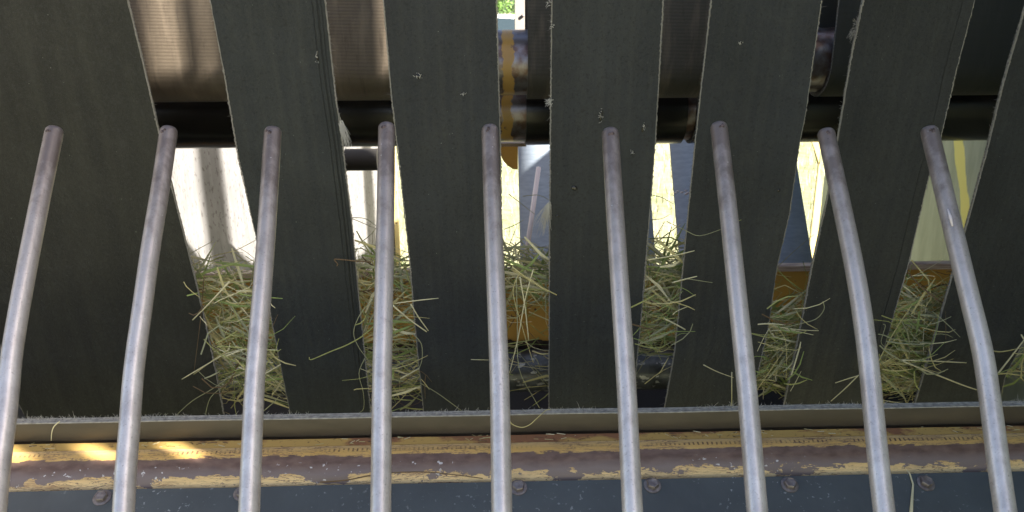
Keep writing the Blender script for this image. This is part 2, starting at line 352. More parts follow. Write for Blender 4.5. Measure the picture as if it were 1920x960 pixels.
m = M('white_car_paint', .25); m.col((.8, .8, .8)); CARP = m.m
m = M('car_glass', .06); m.col((.03, .045, .055)); GLS = m.m
m = M('tyre_rubber', .8); m.col((.02, .02, .02)); TYR = m.m
m = M('wheel_rim', .3, .8); m.col((.5, .5, .52)); RIM = m.m
m = M('lamp_lens', .15); m.col((.6, .1, .08)); LENS = m.m
def car(cx, cy):
    root = bpy.data.objects.new('parked_car', None); C.objects.link(root); root.location = (cx, cy, 0)
    tag(root, 'white parked car with dark windows seen over the roller', 'car')
    body = [(-2.1, .32), (-2.15, .62), (-2.05, .82), (-1.2, .93), (-.9, .96), (.95, .98), (1.75, 1.0), (2.1, .92), (2.15, .6), (2.1, .32)]
    bm = bmesh.new(); cols = []
    for yy, s in ((-.86, .97), (-.80, 1), (.80, 1), (.86, .97)):
        cols.append([bm.verts.new((x*s, yy, z if s == 1 else (z*.94+.03))) for x, z in body])
    for a, b in zip(cols, cols[1:]):
        for i in range(len(body)): k = (i+1) % len(body); bm.faces.new((a[i], a[k], b[k], b[i]))
    bm.faces.new(cols[0][::-1]); bm.faces.new(cols[-1]); sharp(link('body', bm, CARP, root), 25)
    cab = [(-1.15, .93), (-.35, 1.38), (.1, 1.45), (.8, 1.42), (1.65, .97)]
    bm = bmesh.new(); cols = []
    for yy in (-1, 1): cols.append([bm.verts.new((x, yy*(.78 if z < 1.1 else .62), z)) for x, z in cab])
    for i in range(4): bm.faces.new((cols[0][i], cols[0][i+1], cols[1][i+1], cols[1][i]))
    bm.faces.new(cols[0][::-1]); bm.faces.new(cols[1]); link('roof', bm, CARP, root, False)
    for sgn in (-1, 1):
        for pts in ([(-.95, .99), (-.32, 1.32), (.15, 1.37), (.15, .99)], [(.24, .99), (.24, 1.37), (.74, 1.34), (1.4, 1.0)]):
            bm = bmesh.new()
            vs = [bm.verts.new((x, sgn*((.78-(z-.95)/.47*.16)+.014), z)) for x, z in pts]
            bk = [bm.verts.new((v.co.x, v.co.y-sgn*.02, v.co.z)) for v in vs]
            bm.faces.new(vs); bm.faces.new(bk[::-1])
            for i in range(4): bm.faces.new((vs[i], bk[i], bk[(i+1) % 4], vs[(i+1) % 4]))
            link('side_window', bm, GLS, root, False)
        bm = bmesh.new(); bmesh.ops.create_uvsphere(bm, u_segments=10, v_segments=8, radius=.11); bmesh.ops.transform(bm, matrix=Matrix.Translation((-.85, sgn*.93, 1.02)), verts=bm.verts)
        link('wing_mirror', bm, CARP, root)
        bm = bmesh.new(); box(bm, (2.08, sgn*.72-.1, .68), (2.16, sgn*.72+.1, .84)); link('tail_light', bm, LENS, root, False)
        for wx in (-1.3, 1.35):
            bm = bmesh.new(); tube(bm, [(wx, sgn*.66, .31), (wx, sgn*.88, .31)], .31, 24); wh = link('tyre', bm, TYR, root)
            bm = bmesh.new(); tube(bm, [(wx, sgn*.80, .31), (wx, sgn*.895, .31)], .19, 16); link('rim', bm, RIM, wh)
    for pts in ([(-1.12, .965), (-.40, 1.365)], [(1.60, 1.01), (.86, 1.405)]):
        bm = bmesh.new(); (xa, za), (xb, zb) = pts; ox = -.02 if xa < 0 else .02
        bm.faces.new([bm.verts.new(q) for q in ((xa+ox, -.68, za+.01), (xa+ox, .68, za+.01), (xb+ox, .54, zb+.01), (xb+ox, -.54, zb+.01))])
        link('windscreen', bm, GLS, root, False)
p = P(948, 40, 20); car(p.x-.55, 20)

# ------------------------------------------------------------------ large sheets of the baler
XL = -1.28; XR = 1.235
def sheet_poly(name, pts, off, mat, parent=None):
    """flat polygon of real thickness; pts world Vectors, off = thickness vector"""
    bm = bmesh.new(); a = [bm.verts.new(p) for p in pts]; b = [bm.verts.new(Vector(p)+off) for p in pts]; n = len(a)
    bm.faces.new(a); bm.faces.new(b[::-1])
    for i in range(n): bm.faces.new((a[i], b[i], b[(i+1) % n], a[(i+1) % n]))
    bmesh.ops.recalc_face_normals(bm, faces=bm.faces)
    return link(name, bm, mat, parent, False)
# right side sheet, carried up out of view as an added sun block
def hit(px, row, Y):
    p = P(px, row, Y); q = p+sun_to*((XR-p.x)/sun_to.x); return q.y, q.z
SK = sun_to.z/-sun_to.y                        # on the sheet, points moving along X travel down this slope
def hole(pa, pb, ra, rb, Y):
    ya = hit(pa, (ra+rb)/2, Y)[0]; yb2 = hit(pb, (ra+rb)/2, Y)[0]
    ws = sorted(hit((pa+pb)/2, r, Y)[1]+SK*hit((pa+pb)/2, r, Y)[0] for r in (ra, rb))
    return (min(ya, yb2), max(ya, yb2), ws[0], ws[1])
def hole_x(xa, xb, Y, za, zb):
    k = lambda x: Y+(XR-x)*sun_to.y/sun_to.x
    w0 = [z+(XR-xa)*sun_to.z/sun_to.x+SK*k(xa) for z in (za, zb)]
    return (k(xa), k(xb), w0[0], w0[1])
HOLES = [hole(264, 330, -60, 140, 1.59), hole(361, 385, -60, 140, 1.59), hole(698, 746, -60, 136, 1.59),  # openings cut to let sun patches onto the belts and ledge
         hole_x(-.787, -.741, 1.115, .912, .965), hole_x(-.651, -.605, 1.115, .912, .965), hole_x(-.516, -.473, 1.115, .912, .965)]
YTALL = 1.62; YN = -1.0
yb_ = sorted({round(v, 4) for v in [YN, YTALL, 2.86]+[YN+.2*k for k in range(1, 13)]+[h[0] for h in HOLES]+[h[1] for h in HOLES]})
wb = sorted({round(v, 4) for v in [1.0+.25*k for k in range(22)]+[h[2] for h in HOLES]+[h[3] for h in HOLES]})
bm = bmesh.new(); gvv = {}
def gvt(y, w_):
    z = round(min(max(w_-SK*y, 1.98), 3.4), 4)
    if w_ == 'low': z = .25
    if (y, z) not in gvv: gvv[(y, z)] = bm.verts.new((XR, y, z))
    return gvv[(y, z)]
def low(y):
    if (y, .25) not in gvv: gvv[(y, .25)] = bm.verts.new((XR, y, .25))
    return gvv[(y, .25)]
def face(vs):
    u = []
    for v in vs:
        if v not in u: u.append(v)
    if len(u) > 2: bm.faces.new(u)
for a in range(len(yb_)-1):
    ya, yc = yb_[a], yb_[a+1]
    face([low(ya), low(yc), gvt(yc, -9), gvt(ya, -9)])
    if ya >= YTALL: continue
    for b in range(len(wb)-1):
        ym, wm = (ya+yc)/2, (wb[b]+wb[b+1])/2
        if any(h[0] < ym < h[1] and h[2] < wm < h[3] for h in HOLES): continue
        if ym > 1.0 and wm-SK*ym > 2.3: continue
        face([gvt(ya, wb[b]), gvt(yc, wb[b]), gvt(yc, wb[b+1]), gvt(ya, wb[b+1])])
f_ = bmesh.ops.extrude_face_region(bm, geom=bm.faces[:]+bm.edges[:])
bmesh.ops.translate(bm, vec=(.01, 0, 0), verts=[v for v in f_['geom'] if isinstance(v, bmesh.types.BMVert)])
bmesh.ops.recalc_face_normals(bm, faces=bm.faces)
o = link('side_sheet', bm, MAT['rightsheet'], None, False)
sb, sa = sorted((hit(376, 400, 2.57)[0], hit(430, 400, 2.6)[0]))[::-1]
bm = bmesh.new(); 
for k in range(4):
    q0 = lerp(sa, sb, k/4); box(bm, (XR-.004, q0, 1.97), (XR+.014, q0+(sb-sa)*.125, 3.4))
link('shade_slats', bm, MAT['shield'], o, False)  # slats added out of view to cast a soft stripe on the left sheet
tag(o, 'greenish grey steel side sheet at the right, with a yellow reflection painted on', 'side panel')
# curved yellow rear flange of the right sheet
bm = bmesh.new()
pr = [(1512, 240), (1526, 275), (1537, 310), (1541, 350), (1540, 400), (1534, 450), (1524, 500), (1505, 560)]
fr = [P(px, r, 2.93) for px, r in pr]; bk = [Vector((XR+.004, q.y, q.z)) for q in fr]
va = [bm.verts.new(q) for q in fr]; vb = [bm.verts.new(q) for q in bk]; vc = [bm.verts.new(q+Vector((0, .012, 0))) for q in bk]; vd = [bm.verts.new(q+Vector((0, .012, 0))) for q in fr]
for i in range(len(fr)-1):
    for a, b in ((va, vb), (vb, vc), (vc, vd), (vd, va)): bm.faces.new((a[i], a[i+1], b[i+1], b[i]))
bmesh.ops.recalc_face_normals(bm, faces=bm.faces)
link('rear_flange', bm, MAT['yellow'], o, False)
# left side sheet, folded inward towards its rear
plan = [(XL, .9), (XL, 1.9)]+[(P(px, 400, Y).x, Y) for px, Y in ((300, 2.35), (372, 2.55), (428, 2.60), (520, 2.85), (640, 3.1), (738, 3.35))]
bm = bmesh.new(); cl = []
for x, y in plan:
    cl.append([bm.verts.new((x, y, z)) for z in (.3, 2.02 if y > 1.5 else 2.4)]+[bm.verts.new((x-.012, y, z)) for z in (2.02 if y > 1.5 else 2.4, .3)])
for a, b in zip(cl, cl[1:]):
    for i in range(4): k = (i+1) % 4; bm.faces.new((a[i], a[k], b[k], b[i]))
bm.faces.new(cl[0]); bm.faces.new(cl[-1][::-1]); bmesh.ops.recalc_face_normals(bm, faces=bm.faces)
ls = sharp(link('side_sheet', bm, MAT['leftsheet']), 50)
tag(ls, 'pale polished steel side sheet in bright sun at the left', 'side panel')
q = plan[-1]
bm = bmesh.new(); box(bm, (q[0]+.001, q[1]-.01, .4), (q[0]+.020, q[1]+.02, 2.0)); link('rear_flange', bm, MAT['yellow'], ls, False)
# unseen sheet added to shade the upper belts, and the dark panels above
bm = bmesh.new(); box(bm, (XL, 1.42, 1.95), (XR-.01, 1.64, 1.97)); tag(link('shade_sheet', bm, MAT['shield'], smooth=False), 'dull yellow sheet added to shade the belts, above the view', 'shade panel')
a = P(986, 60, 2.35).x
bm = bmesh.new(); box(bm, (a, 2.35, ZR(120, 2.35)), (P(1180, 60, 2.35).x, 2.37, 2.4)); tag(link('inner_panel', bm, MAT['dark'], smooth=False), 'black inner panel behind the upper belts, beside the pale post', 'panel')
bm = bmesh.new(); box(bm, (P(1532, 60, 2.35).x, 2.35, ZR(120, 2.35)), (P(1580, 60, 2.35).x, 2.37, 2.3)); tag(link('inner_panel', bm, MAT['dark'], smooth=False), 'narrow black panel above the bare roller stretch near the eighth rod', 'panel')
a = P(966, 60, 2.6).x; b = P(986, 60, 2.6).x
bm = bmesh.new(); box(bm, (a, 2.6, ZR(130, 2.6)), (b, 2.66, 2.5)); bmesh.ops.bevel(bm, geom=bm.edges[:], offset=.004, segments=2)
post = tag(link('upright_post', bm, MAT['post'], smooth=False), 'pale grey upright post between the car and the black panel', 'post')
bm = bmesh.new(); tube(bm, [(P(980, 30, 2.6).x, 2.602, ZR(30, 2.6)), (P(980, 30, 2.6).x, 2.594, ZR(30, 2.6))], .005, 8); link('rivet', bm, MAT['bolt'], post)

# ------------------------------------------------------------------ upper rollers
def roller_from_rows(r0, r1, Yf):
    zt = ZR((r0+r1)/2, Yf); d = (P(960, (r0+r1)/2, Yf)-CAM).length
    ang = abs(math.atan((480-r0)/F)-math.atan((480-r1)/F))/2
    rad = d*math.sin(ang)/(1-0.0)
    return Yf, zt, rad
Y1, Z1, R1 = roller_from_rows(56, 179, 1.66)
Y2, Z2, R2 = roller_from_rows(148, 266, 1.84)
xa, xb = XL, XR-.003
bm = bmesh.new(); cyl_x(bm, xa, xb, Y1, Z1, R1, 64); r1o = tag(link('roller', bm, MAT['roller']), 'upper steel roller, rusty with a patch of yellow paint', 'roller', 'rollers carrying the belts'); sharp(r1o)
bm = bmesh.new(); cyl_x(bm, xa, xb, Y2, Z2, R2, 64); r2o = tag(link('roller', bm, MAT['roller']), 'second steel roller, blue grey, just below the upper one', 'roller', 'rollers carrying the belts'); sharp(r2o)

def wrap_belt(x0, x1, path, mat, emat, name, label, cat, group, th=.007):
    """belt of given outer path [(Y,Z)], thickness inward"""
    bm = bmesh.new(); uv = bm.loops.layers.uv.new('UVMap'); n = len(path); L = [0]
    for i in range(1, n): L.append(L[-1]+math.hypot(path[i][0]-path[i-1][0], path[i][1]-path[i-1][1]))
    rows = []
    for i in range(n):
        a = path[max(i-1, 0)]; b = path[min(i+1, n-1)]; d = Vector((b[0]-a[0], b[1]-a[1])).normalized(); nn = (-d.y, d.x)
        o = [bm.verts.new((lerp(x0, x1, k/4), path[i][0], path[i][1])) for k in range(5)]
        q = [bm.verts.new((lerp(x0, x1, k/4), path[i][0]+nn[0]*th, path[i][1]+nn[1]*th)) for k in range(5)]
        rows.append((o, q))
    for i in range(n-1):
        (o, q), (o2, q2) = rows[i], rows[i+1]
        for k in range(4):
            for s, s2, fl in ((o, o2, 1), (q, q2, 0)):
                f = bm.faces.new((s[k], s[k+1], s2[k+1], s2[k]))
                for lp in f.loops:
                    idx = i if lp.vert in s else i+1
                    lp[uv].uv = (lp.vert.co.x*1.0, L[idx])
        for k in (0, 4):
            f = bm.faces.new((o[k], o2[k], q2[k], q[k])); f.material_index = 1
    bm.faces.new(rows[0][0]+rows[0][1][::-1]); bm.faces.new(rows[-1][0]+rows[-1][1][::-1])
    bmesh.ops.recalc_face_normals(bm, faces=bm.faces)
    return tag(sharp(link(name, bm, [mat, emat])), label, cat, group)
def arc(cy, cz, r, a0, a1, n=28): return [(cy+r*math.cos(lerp(a0, a1, i/n)), cz+r*math.sin(lerp(a0, a1, i/n))) for i in range(n+1)]
RB = R1+.0082
pathU = [(Y1-RB, 1.80), (Y1-RB, 1.7), (Y1-RB, 1.6)]+arc(Y1, Z1, RB, math.pi, 2*math.pi)+[(Y1+RB, 1.6), (Y1+RB, 1.80)]
def fx(px, Y, row=100): return P(px, row, Y).x
U = [(222, 478, 'woven_tan', 'woven tan belt in streaked sun under the upper roller'),
     (560, 740, 'woven_tan', 'woven brown belt on the upper roller, partly sunlit at its right edge'),
     (990, 1195, 'woven_grey', 'woven grey belt on the upper roller right of the bare rusty stretch'),
     (1222, 1425, 'woven_grey', 'dark woven belt on the upper roller between the two widest middle belts'),
     (1563, 1758, 'woven_dark', 'narrow showing dark belt with a pale curved left edge on the upper roller'),
     (1775, 1990, 'woven_dark', 'dark worn belt on the upper roller at the far right')]
for x0, x1, mt, lb in U:
    wrap_belt(fx(x0, Y1-RB), fx(x1, Y1-RB), pathU, MAT[mt], MAT['canvas_dark'], 'rear_belt', lb, 'belt', 'belts round the upper roller')
RB2 = R2+.0082
def pathL(dy=0): return arc(Y2, Z2, RB2, math.pi*.30, math.pi*1.95, 48)
LL = [(250, 470, 'black belt on the lower roller below the sunlit tan belt'), (566, 748, 'black belt on the lower roller behind the fourth rod'),
      (987, 1180, 'black belt on the lower roller right of the bare blue grey stretch'), (1198, 1290, 'black belt on the lower roller left of the narrow bare slot'),
      (1308, 1492, 'black belt on the lower roller right of the narrow bare slot'), (1502, 1700, 'black belt on the lower roller behind the eighth rod'), (1722, 1940, 'black belt on the lower roller behind the ninth rod')]
for x0, x1, lb in LL:
    wrap_belt(fx(x0, Y2-RB2, 220), fx(x1, Y2-RB2, 220), pathL(), MAT['black'], MAT['canvas_dark'], 'lower_belt', lb, 'belt', 'black belts round the lower roller')
# thin bar and yellow bracket under the second roller, dark block further left
bm = bmesh.new(); box(bm, (fx(900, 1.9, 272), 1.88, ZR(275, 1.88)), (fx(986, 1.9, 272), 1.93, ZR(269, 1.88))); tag(link('cross_bar', bm, MAT['lip'], smooth=False), 'thin tan bar under the bare end of the lower roller', 'bar')
pts = [P(px, r, 2.15) for px, r in ((900, 250), (971, 250), (971, 318), (962, 317), (952, 311), (944, 302), (938, 290), (934, 280), (900, 276))]
tag(sheet_poly('yellow_bracket', pts, Vector((0, .02, 0)), MAT['ochre']), 'ochre bracket with a rounded lower corner under the lower roller', 'bracket')
bm = bmesh.new(); c0 = P(620, 300, 2.3); tube(bm, [(P(648, 300, 2.3).x, 2.3, c0.z), (P(709, 300, 2.3).x, 2.3, c0.z)], .032, 32)
tag(sharp(link('drum_end', bm, MAT['dark'])), 'black stub of a drum hanging in the bright second gap', 'drum')
# rear belts
def quad_belt(name, L, Rr, Yt, Yb, rows, mat, label):
    bm = bmesh.new(); uv = bm.loops.layers.uv.new('UVMap'); n = 14; fr = []; bk = []
    for i in range(n+1):
        r = lerp(rows[0], rows[1], i/n); Y = lerp(Yt, Yb, i/n)
        ln = []
        for k in range(5):
            p = P(lerp(interp(L, r), interp(Rr, r), k/4), r, Y); ln.append(p)
        fr.append([bm.verts.new(p) for p in ln]); bk.append([bm.verts.new(p+Vector((0, .008, .001))) for p in ln])
    for i in range(n):
        for k in range(4):
            bm.faces.new((fr[i][k], fr[i][k+1], fr[i+1][k+1], fr[i+1][k])); bm.faces.new((bk[i][k], bk[i+1][k], bk[i+1][k+1], bk[i][k+1]))
        for k in (0, 4): bm.faces.new((fr[i][k], fr[i+1][k], bk[i+1][k], bk[i][k])).material_index = 1
    bmesh.ops.recalc_face_normals(bm, faces=bm.faces)
    return tag(link(name, bm, [mat, MAT['canvas']]), label, 'belt', 'blue grey belts far behind the rollers')
quad_belt('far_belt', [(971, 270), (976, 500)], [(1213, 270), (1229, 480)], 2.5, 2.2, (235, 560), MAT['rear'], 'blue grey far belt with a pale rod leaning in front of it')
fb = quad_belt('far_belt', [(1256, 270), (1276, 510)], [(1488, 270), (1524, 490)], 2.5, 2.2, (235, 560), MAT['rear'], 'blue grey far belt with a small white scuff on it')
bm = bmesh.new()
for px, r in ((1266, 361), (1270, 358), (1278, 360), (1285, 357), (1289, 361), (1286, 363)):
    p = P(px, r, 2.36); bmesh.ops.create_icosphere(bm, subdivisions=1, radius=.0045, matrix=Matrix.Translation(p-Vector((0, .004, 0)))@Matrix.Diagonal((1.3, .25, .8, 1)))
link('scuff', bm, MAT['whiterod'], fb)
bm = bmesh.new(); tube(bm, [P(1010, 314, 2.2), P(998, 400, 2.12), P(983, 505, 2.02)], .0068, 12); tag(link('pale_rod', bm, MAT['whiterod']), 'thin pale pink rod leaning against the blue grey far belt', 'rod')

# ------------------------------------------------------------------ yellow cross plate, roller and pan behind the hay
YP = 1.98
def bendr(amp): return lambda x: (0, amp*mnoise.noise(Vector((x*3, 0, 0))))
yp = extrude_profile('cross_plate', [(YP, ZR(514, YP)), (YP-.005, ZR(560, YP-.005)), (YP-.02, ZR(640, YP-.02))], XL, XR-.003, MAT['ochre'], .006)
tag(yp, 'ochre painted cross plate behind the hay', 'plate')
extrude_profile('top_lip', [(YP+.05, ZR(514, YP)+.004), (YP+.02, ZR(514, YP)+.014), (YP-.008, ZR(514, YP)+.014), (YP-.012, ZR(514, YP)+.001)], XL, XR-.003, MAT['lip'], .003, yp)
# ragged rusty lower edge
bm = bmesh.new(); rr = random.Random(5); n = 420; zt = ZR(640, YP-.02)
top = []; bot = []
for i in range(n+1):
    x = lerp(XL, XR-.003, i/n); j = .006*mnoise.noise(Vector((x*40, 2, 0)))+.004*mnoise.noise(Vector((x*110, 5, 0)))
    top.append(bm.verts.new((x, YP-.0245, zt+.004+j))); bot.append(bm.verts.new((x, YP-.03, ZR(662, YP-.03))))
for i in range(n): bm.faces.new((top[i], top[i+1], bot[i+1], bot[i]))
link('rusty_edge', bm, MAT['rust'], yp, False)
Yr, Zr, Rr_ = roller_from_rows(655, 735, 1.92)
bm = bmesh.new(); cyl_x(bm, XL, XR-.003, Yr, Zr, Rr_, 48); tag(sharp(link('roller', bm, MAT['lowroll'])), 'scratched blue grey roller low behind the hay', 'roller', 'rollers carrying the belts')
pan = extrude_profile('floor_pan', [(YP+.2, ZR(640, YP)), (YP+.1, .55), (1.9, .5), (1.56, .52)], XL, XR-.003, MAT['dark'], -.01)
tag(pan, 'black rusty pan below the low roller', 'panel')

# ------------------------------------------------------------------ front belts
pT = CAM+Vector((0, 1.351, .011)); pB = CAM+Vector((0, 1.476, -.805)); dd = (pB-pT); BN = Vector((0, dd.z, -dd.y)).normalized()
if BN.y > 0: BN = -BN
def PB(px, row, off=0.0): return PP(px, row, pT+BN*off, BN)
BELTS = [
 dict(L=[(-170, 0), (-90, 300), (-15, 600), (32, 750), (50, 785)], R=[(238, 0), (265, 110), (297, 250), (328, 380), (359, 500), (385, 610), (405, 706), (418, 775)], lab='extra wide black belt at the far left behind the first two rods', lines=(), base=(.017, .017, .014)),  # darker, browner base paints in the shading at the left
 dict(L=[(395, 0), (418, 120), (448, 300), (480, 440), (508, 590), (545, 775)], R=[(608, 0), (628, 180), (640, 260), (660, 430), (672, 560), (694, 770)], lab='grey black belt with a long scored line, behind the third rod', lines=((.885, .006), (.93, .012), (.965, .005)), base=(.022, .0255, .028)),
 dict(L=[(720, 0), (735, 180), (752, 330), (770, 500), (778, 600), (795, 770)], R=[(930, 0), (935, 200), (938, 300), (941, 500), (952, 770)], lab='grey black belt with a small puncture near its top, between the fourth and fifth rods', lines=(), base=(.025, .028, .032)),
 dict(L=[(1036, 0), (1033, 250), (1031, 500), (1030, 770)], R=[(1243, 0), (1228, 260), (1215, 430), (1205, 560), (1193, 680), (1186, 770)], lab='grey black belt with two short slits above the sixth rod', lines=(), base=(.028, .031, .034)),
 dict(L=[(1335, 0), (1312, 200), (1296, 350), (1282, 500), (1266, 660), (1247, 765)], R=[(1540, 0), (1510, 210), (1498, 270), (1480, 400), (1456, 500), (1439, 620), (1420, 700), (1408, 770)], lab='grey black belt with pale edge, behind the seventh rod', lines=(), base=(.025, .028, .032)),
 dict(L=[(1620, 0), (1597, 110), (1583, 195), (1570, 270), (1551, 380), (1524, 500), (1505, 600), (1469, 770)], R=[(1827, 0), (1793, 130), (1762, 265), (1741, 330), (1702, 500), (1671, 605), (1646, 690), (1627, 770)], lab='black belt with a frayed tuft on its left edge, behind the eighth rod', lines=((.90, .005),), base=(.025, .027, .029)),
 dict(L=[(1922, 20), (1882, 160), (1853, 280), (1826, 380), (1809, 440), (1786, 520), (1752, 640), (1713, 770)], R=[(2130, 20), (2060, 270), (1975, 500), (1920, 640), (1886, 700), (1868, 770)], lab='black belt at the far right behind the ninth rod', lines=(), base=(.025, .027, .029)),
]
TH = .0085
def make_belt(bi, b):
    rr = random.Random(100+bi)
    bm = bmesh.new(); uv = bm.loops.layers.uv.new('UVMap'); K = 8
    rows = [0+i*(775/60) for i in range(61)]
    pl = []; 
    for r in rows:
        a = PB(interp(b['L'], r), r); c = PB(interp(b['R'], r), r); pl.append((a, c))
    up_ = [(pl[0][0]+(pl[0][0]-pl[6][0])*k*1.2, pl[0][1]+(pl[0][1]-pl[6][1])*k*1.2) for k in (1.7, .8)]
    # above the frame the belts rise on with constant width
    wv = pl[0][1]-pl[0][0]; up_ = [(a, a+wv) for a, _ in up_]
    dn = [(pl[-1][0]+(pl[-1][0]-pl[-7][0])*k, pl[-1][1]+(pl[-1][1]-pl[-7][1])*k) for k in (.5, 1, 1.6)]
    allr = up_+pl+dn
    F0 = []; B0 = []; s = 0; S = []
    for i, (a, c) in enumerate(allr):
        if i: s += (a-allr[i-1][0]).length
        S.append(s); fr = []; bk = []
        ea = .0011*mnoise.noise(Vector((s*60, bi, 0)))+.0007*mnoise.noise(Vector((s*190, bi, 3))); ec = .0011*mnoise.noise(Vector((s*60, bi, 9)))+.0007*mnoise.noise(Vector((s*190, bi, 12)))
        a2 = a+Vector((ea, 0, 0)); c2 = c+Vector((ec, 0, 0))
        for k in range(K+1):
            t = k/K; p = a2.lerp(c2, t)
            cup = -.004*(1-(2*t-1)**2)+.003*mnoise.noise(Vector((t*2, s*4, bi*7)))
            fr.append(bm.verts.new(p+BN*cup)); bk.append(bm.verts.new(p+BN*(cup-TH)))
        F0.append(fr); B0.append(bk)
    for i in range(len(allr)-1):
        for k in range(K):
            f = bm.faces.new((F0[i][k], F0[i][k+1], F0[i+1][k+1], F0[i+1][k]))
            for lp, (u, v) in zip(f.loops, ((k/K, S[i]), ((k+1)/K, S[i]), ((k+1)/K, S[i+1]), (k/K, S[i+1]))): lp[uv].uv = (u, v)
            f = bm.faces.new((B0[i][k], B0[i+1][k], B0[i+1][k+1], B0[i][k+1]))
        for k in (0, K):
            f = bm.faces.new((F0[i][k], F0[i+1][k], B0[i+1][k], B0[i][k])); f.material_index = 1
    bm.faces.new(F0[0]+B0[0][::-1]); bm.faces.new(F0[-1]+B0[-1][::-1])
    bmesh.ops.recalc_face_normals(bm, faces=bm.faces)
    o = tag(sharp(link('rubber_belt', bm, [front_rubber('front_belt_rubber', b['lines'], b['base'], bi*.3), MAT['canvas']])), b['lab'], 'belt', 'rubber belts hanging behind the steel rods')
    # a beaded strand of frayed canvas along each cut edge, in front of the ply
    for side in (0, 1):
        bm = bmesh.new()
        off = {0: -1, 1: 1}[side]
        pts = []
        nst = 0
        for i in range(0, len(allr)-2):
            p0 = allr[i][side]; p1 = allr[i+1][side]
            for q in range(6):
                t = q/6; p = p0.lerp(p1, t)
                nst += 1
                rad = .0013*(.7+.6*rr.random())
                pp = p+BN*(-.001)+Vector((off*.0008+rr.gauss(0, .0004), 0, 0))
                bmesh.ops.create_icosphere(bm, subdivisions=1, radius=rad, matrix=Matrix.Translation(pp)@Matrix.Diagonal((1, 1, 1.9, 1)))
        for _ in range(190):
            i = rr.randrange(1, len(allr)-3); p = allr[i][side].lerp(allr[i+1][side], rr.random())+BN*rr.uniform(-TH, .0)
            ln = rr.uniform(.002, .006)*(2.4 if rr.random() < .06 else 1); d = Vector((off*rr.uniform(.4, 1), rr.gauss(0, .3), rr.gauss(-.2, .7))).normalized()*ln
            tube(bm, [p, p+d*.5+Vector((0, 0, rr.gauss(0, .0006))), p+d], [.0003, .00025, .0001], 3, caps=False)
        f = link('frayed_edge', bm, MAT['thread2'], o); f['kind'] = 'stuff'
    return o
belts = [make_belt(i, b) for i, b in enumerate(BELTS)]

def tuft(parent, px, row, n, ln, spread, dirv, off=.004, mat='thread', name='frayed_tuft'):
    rr = random.Random(int(px*7+row)); bm = bmesh.new(); p0 = PB(px, row, off)
    for _ in range(n):
        d = (Vector(dirv)+Vector((rr.gauss(0, spread), rr.gauss(0, spread*.5), rr.gauss(0, spread)))).normalized()*ln*rr.uniform(.4, 1)
        g = Vector((0, 0, -ln*rr.uniform(0, .5))); s = Vector((rr.gauss(0, .002), 0, rr.gauss(0, .004)))
        tube(bm, [p0+s, p0+s+d*.5+g*.2, p0+s+d+g], [.0005, .0004, .0002], 3, caps=False)
    f = link(name, bm, MAT[mat], parent); return f
tuft(belts[1], 640, 232, 46, .036, .14, (.35, -.1, -1)); tuft(belts[3], 1032, 190, 26, .011, .5, (-1, -.1, -.1)); tuft(belts[3], 1034, 48, 8, .006, .6, (-1, -.1, 0)); tuft(belts[3], 1030, 2, 9, .008, .5, (-1, -.1, 0))
tuft(belts[5], 1599, 62, 40, .009, .6, (-.6, -.3, -.8), mat='thread2'); tuft(belts[5], 1604, 45, 26, .007, .6, (-.6, -.3, .8), mat='thread2')
tuft(belts[3], 1029, 384, 70, .045, .22, (-.35, .25, -1), mat='thread'); 
def slit(parent, px, row, w_, h_, lean=0, pale=True):
    bm = bmesh.new(); c = PB(px, row, .0008-.003)
    d = Vector((lean*h_, 0, h_))
    for t in range(6): pass
    pts = []
    bmesh.ops.create_icosphere(bm, subdivisions=2, radius=1, matrix=Matrix.Translation(PB(px, row, -.001))@Matrix.Rotation(lean, 4, 'Y')@Matrix.Diagonal((w_, .0012, h_, 1)))
    s = link('tear', bm, MAT['black'], parent)
    if pale:
        rr = random.Random(int(px)); bm = bmesh.new()
        for _ in range(14):
            p = PB(px, row, .0008)+Vector((rr.gauss(0, w_*.7), 0, rr.gauss(0, h_*.5)-h_*.15)); q = p+Vector((rr.gauss(0, .0015), -.001, rr.gauss(0, .002)))
            tube(bm, [p, q], .0004, 3, caps=False)
        link('loose_fibre', bm, MAT['thread'], s)
slit(belts[2], 785, 143, .0045, .004, .6); slit(belts[2], 868, 176, .004, .0015, .4, True)
slit(belts[3], 1127, 216, .0022, .011, .1); slit(belts[3], 1207, 238, .0028, .010, .25); slit(belts[3], 1077, 353, .006, .004, .5, False); slit(belts[3], 1186, 287, .003, .003, 0)
slit(belts[4], 1388, 80, .003, .002, .4); slit(belts[1], 594, 105, .0018, .008, -.2); slit(belts[3], 1045, 405, .004, .002, 0, False); slit(belts[4], 1460, 357, .003, .003, 0, False)

# ------------------------------------------------------------------ bottom assembly
Yf = 1.150
X0, X1 = -1.2, XR-.003
zf = ZR(779, Yf)
def fl_bend(x): return (0, .0012*mnoise.noise(Vector((x*5, 1, 0))))
flap = extrude_profile('edge_strip', [(Yf, zf), (Yf-.0015, lerp(zf, ZR(812, Yf), .5)), (Yf+.0005, ZR(811, Yf)), (Yf+.003, ZR(812, Yf)-.0005), (Yf+.009, ZR(812, Yf)-.001), (Yf+.0095, zf-.12)], X0, X1, MAT['flap'], .0040, None, 80, fl_bend)
tag(flap, 'long upright rubber strip with a frayed layered top edge', 'strip')
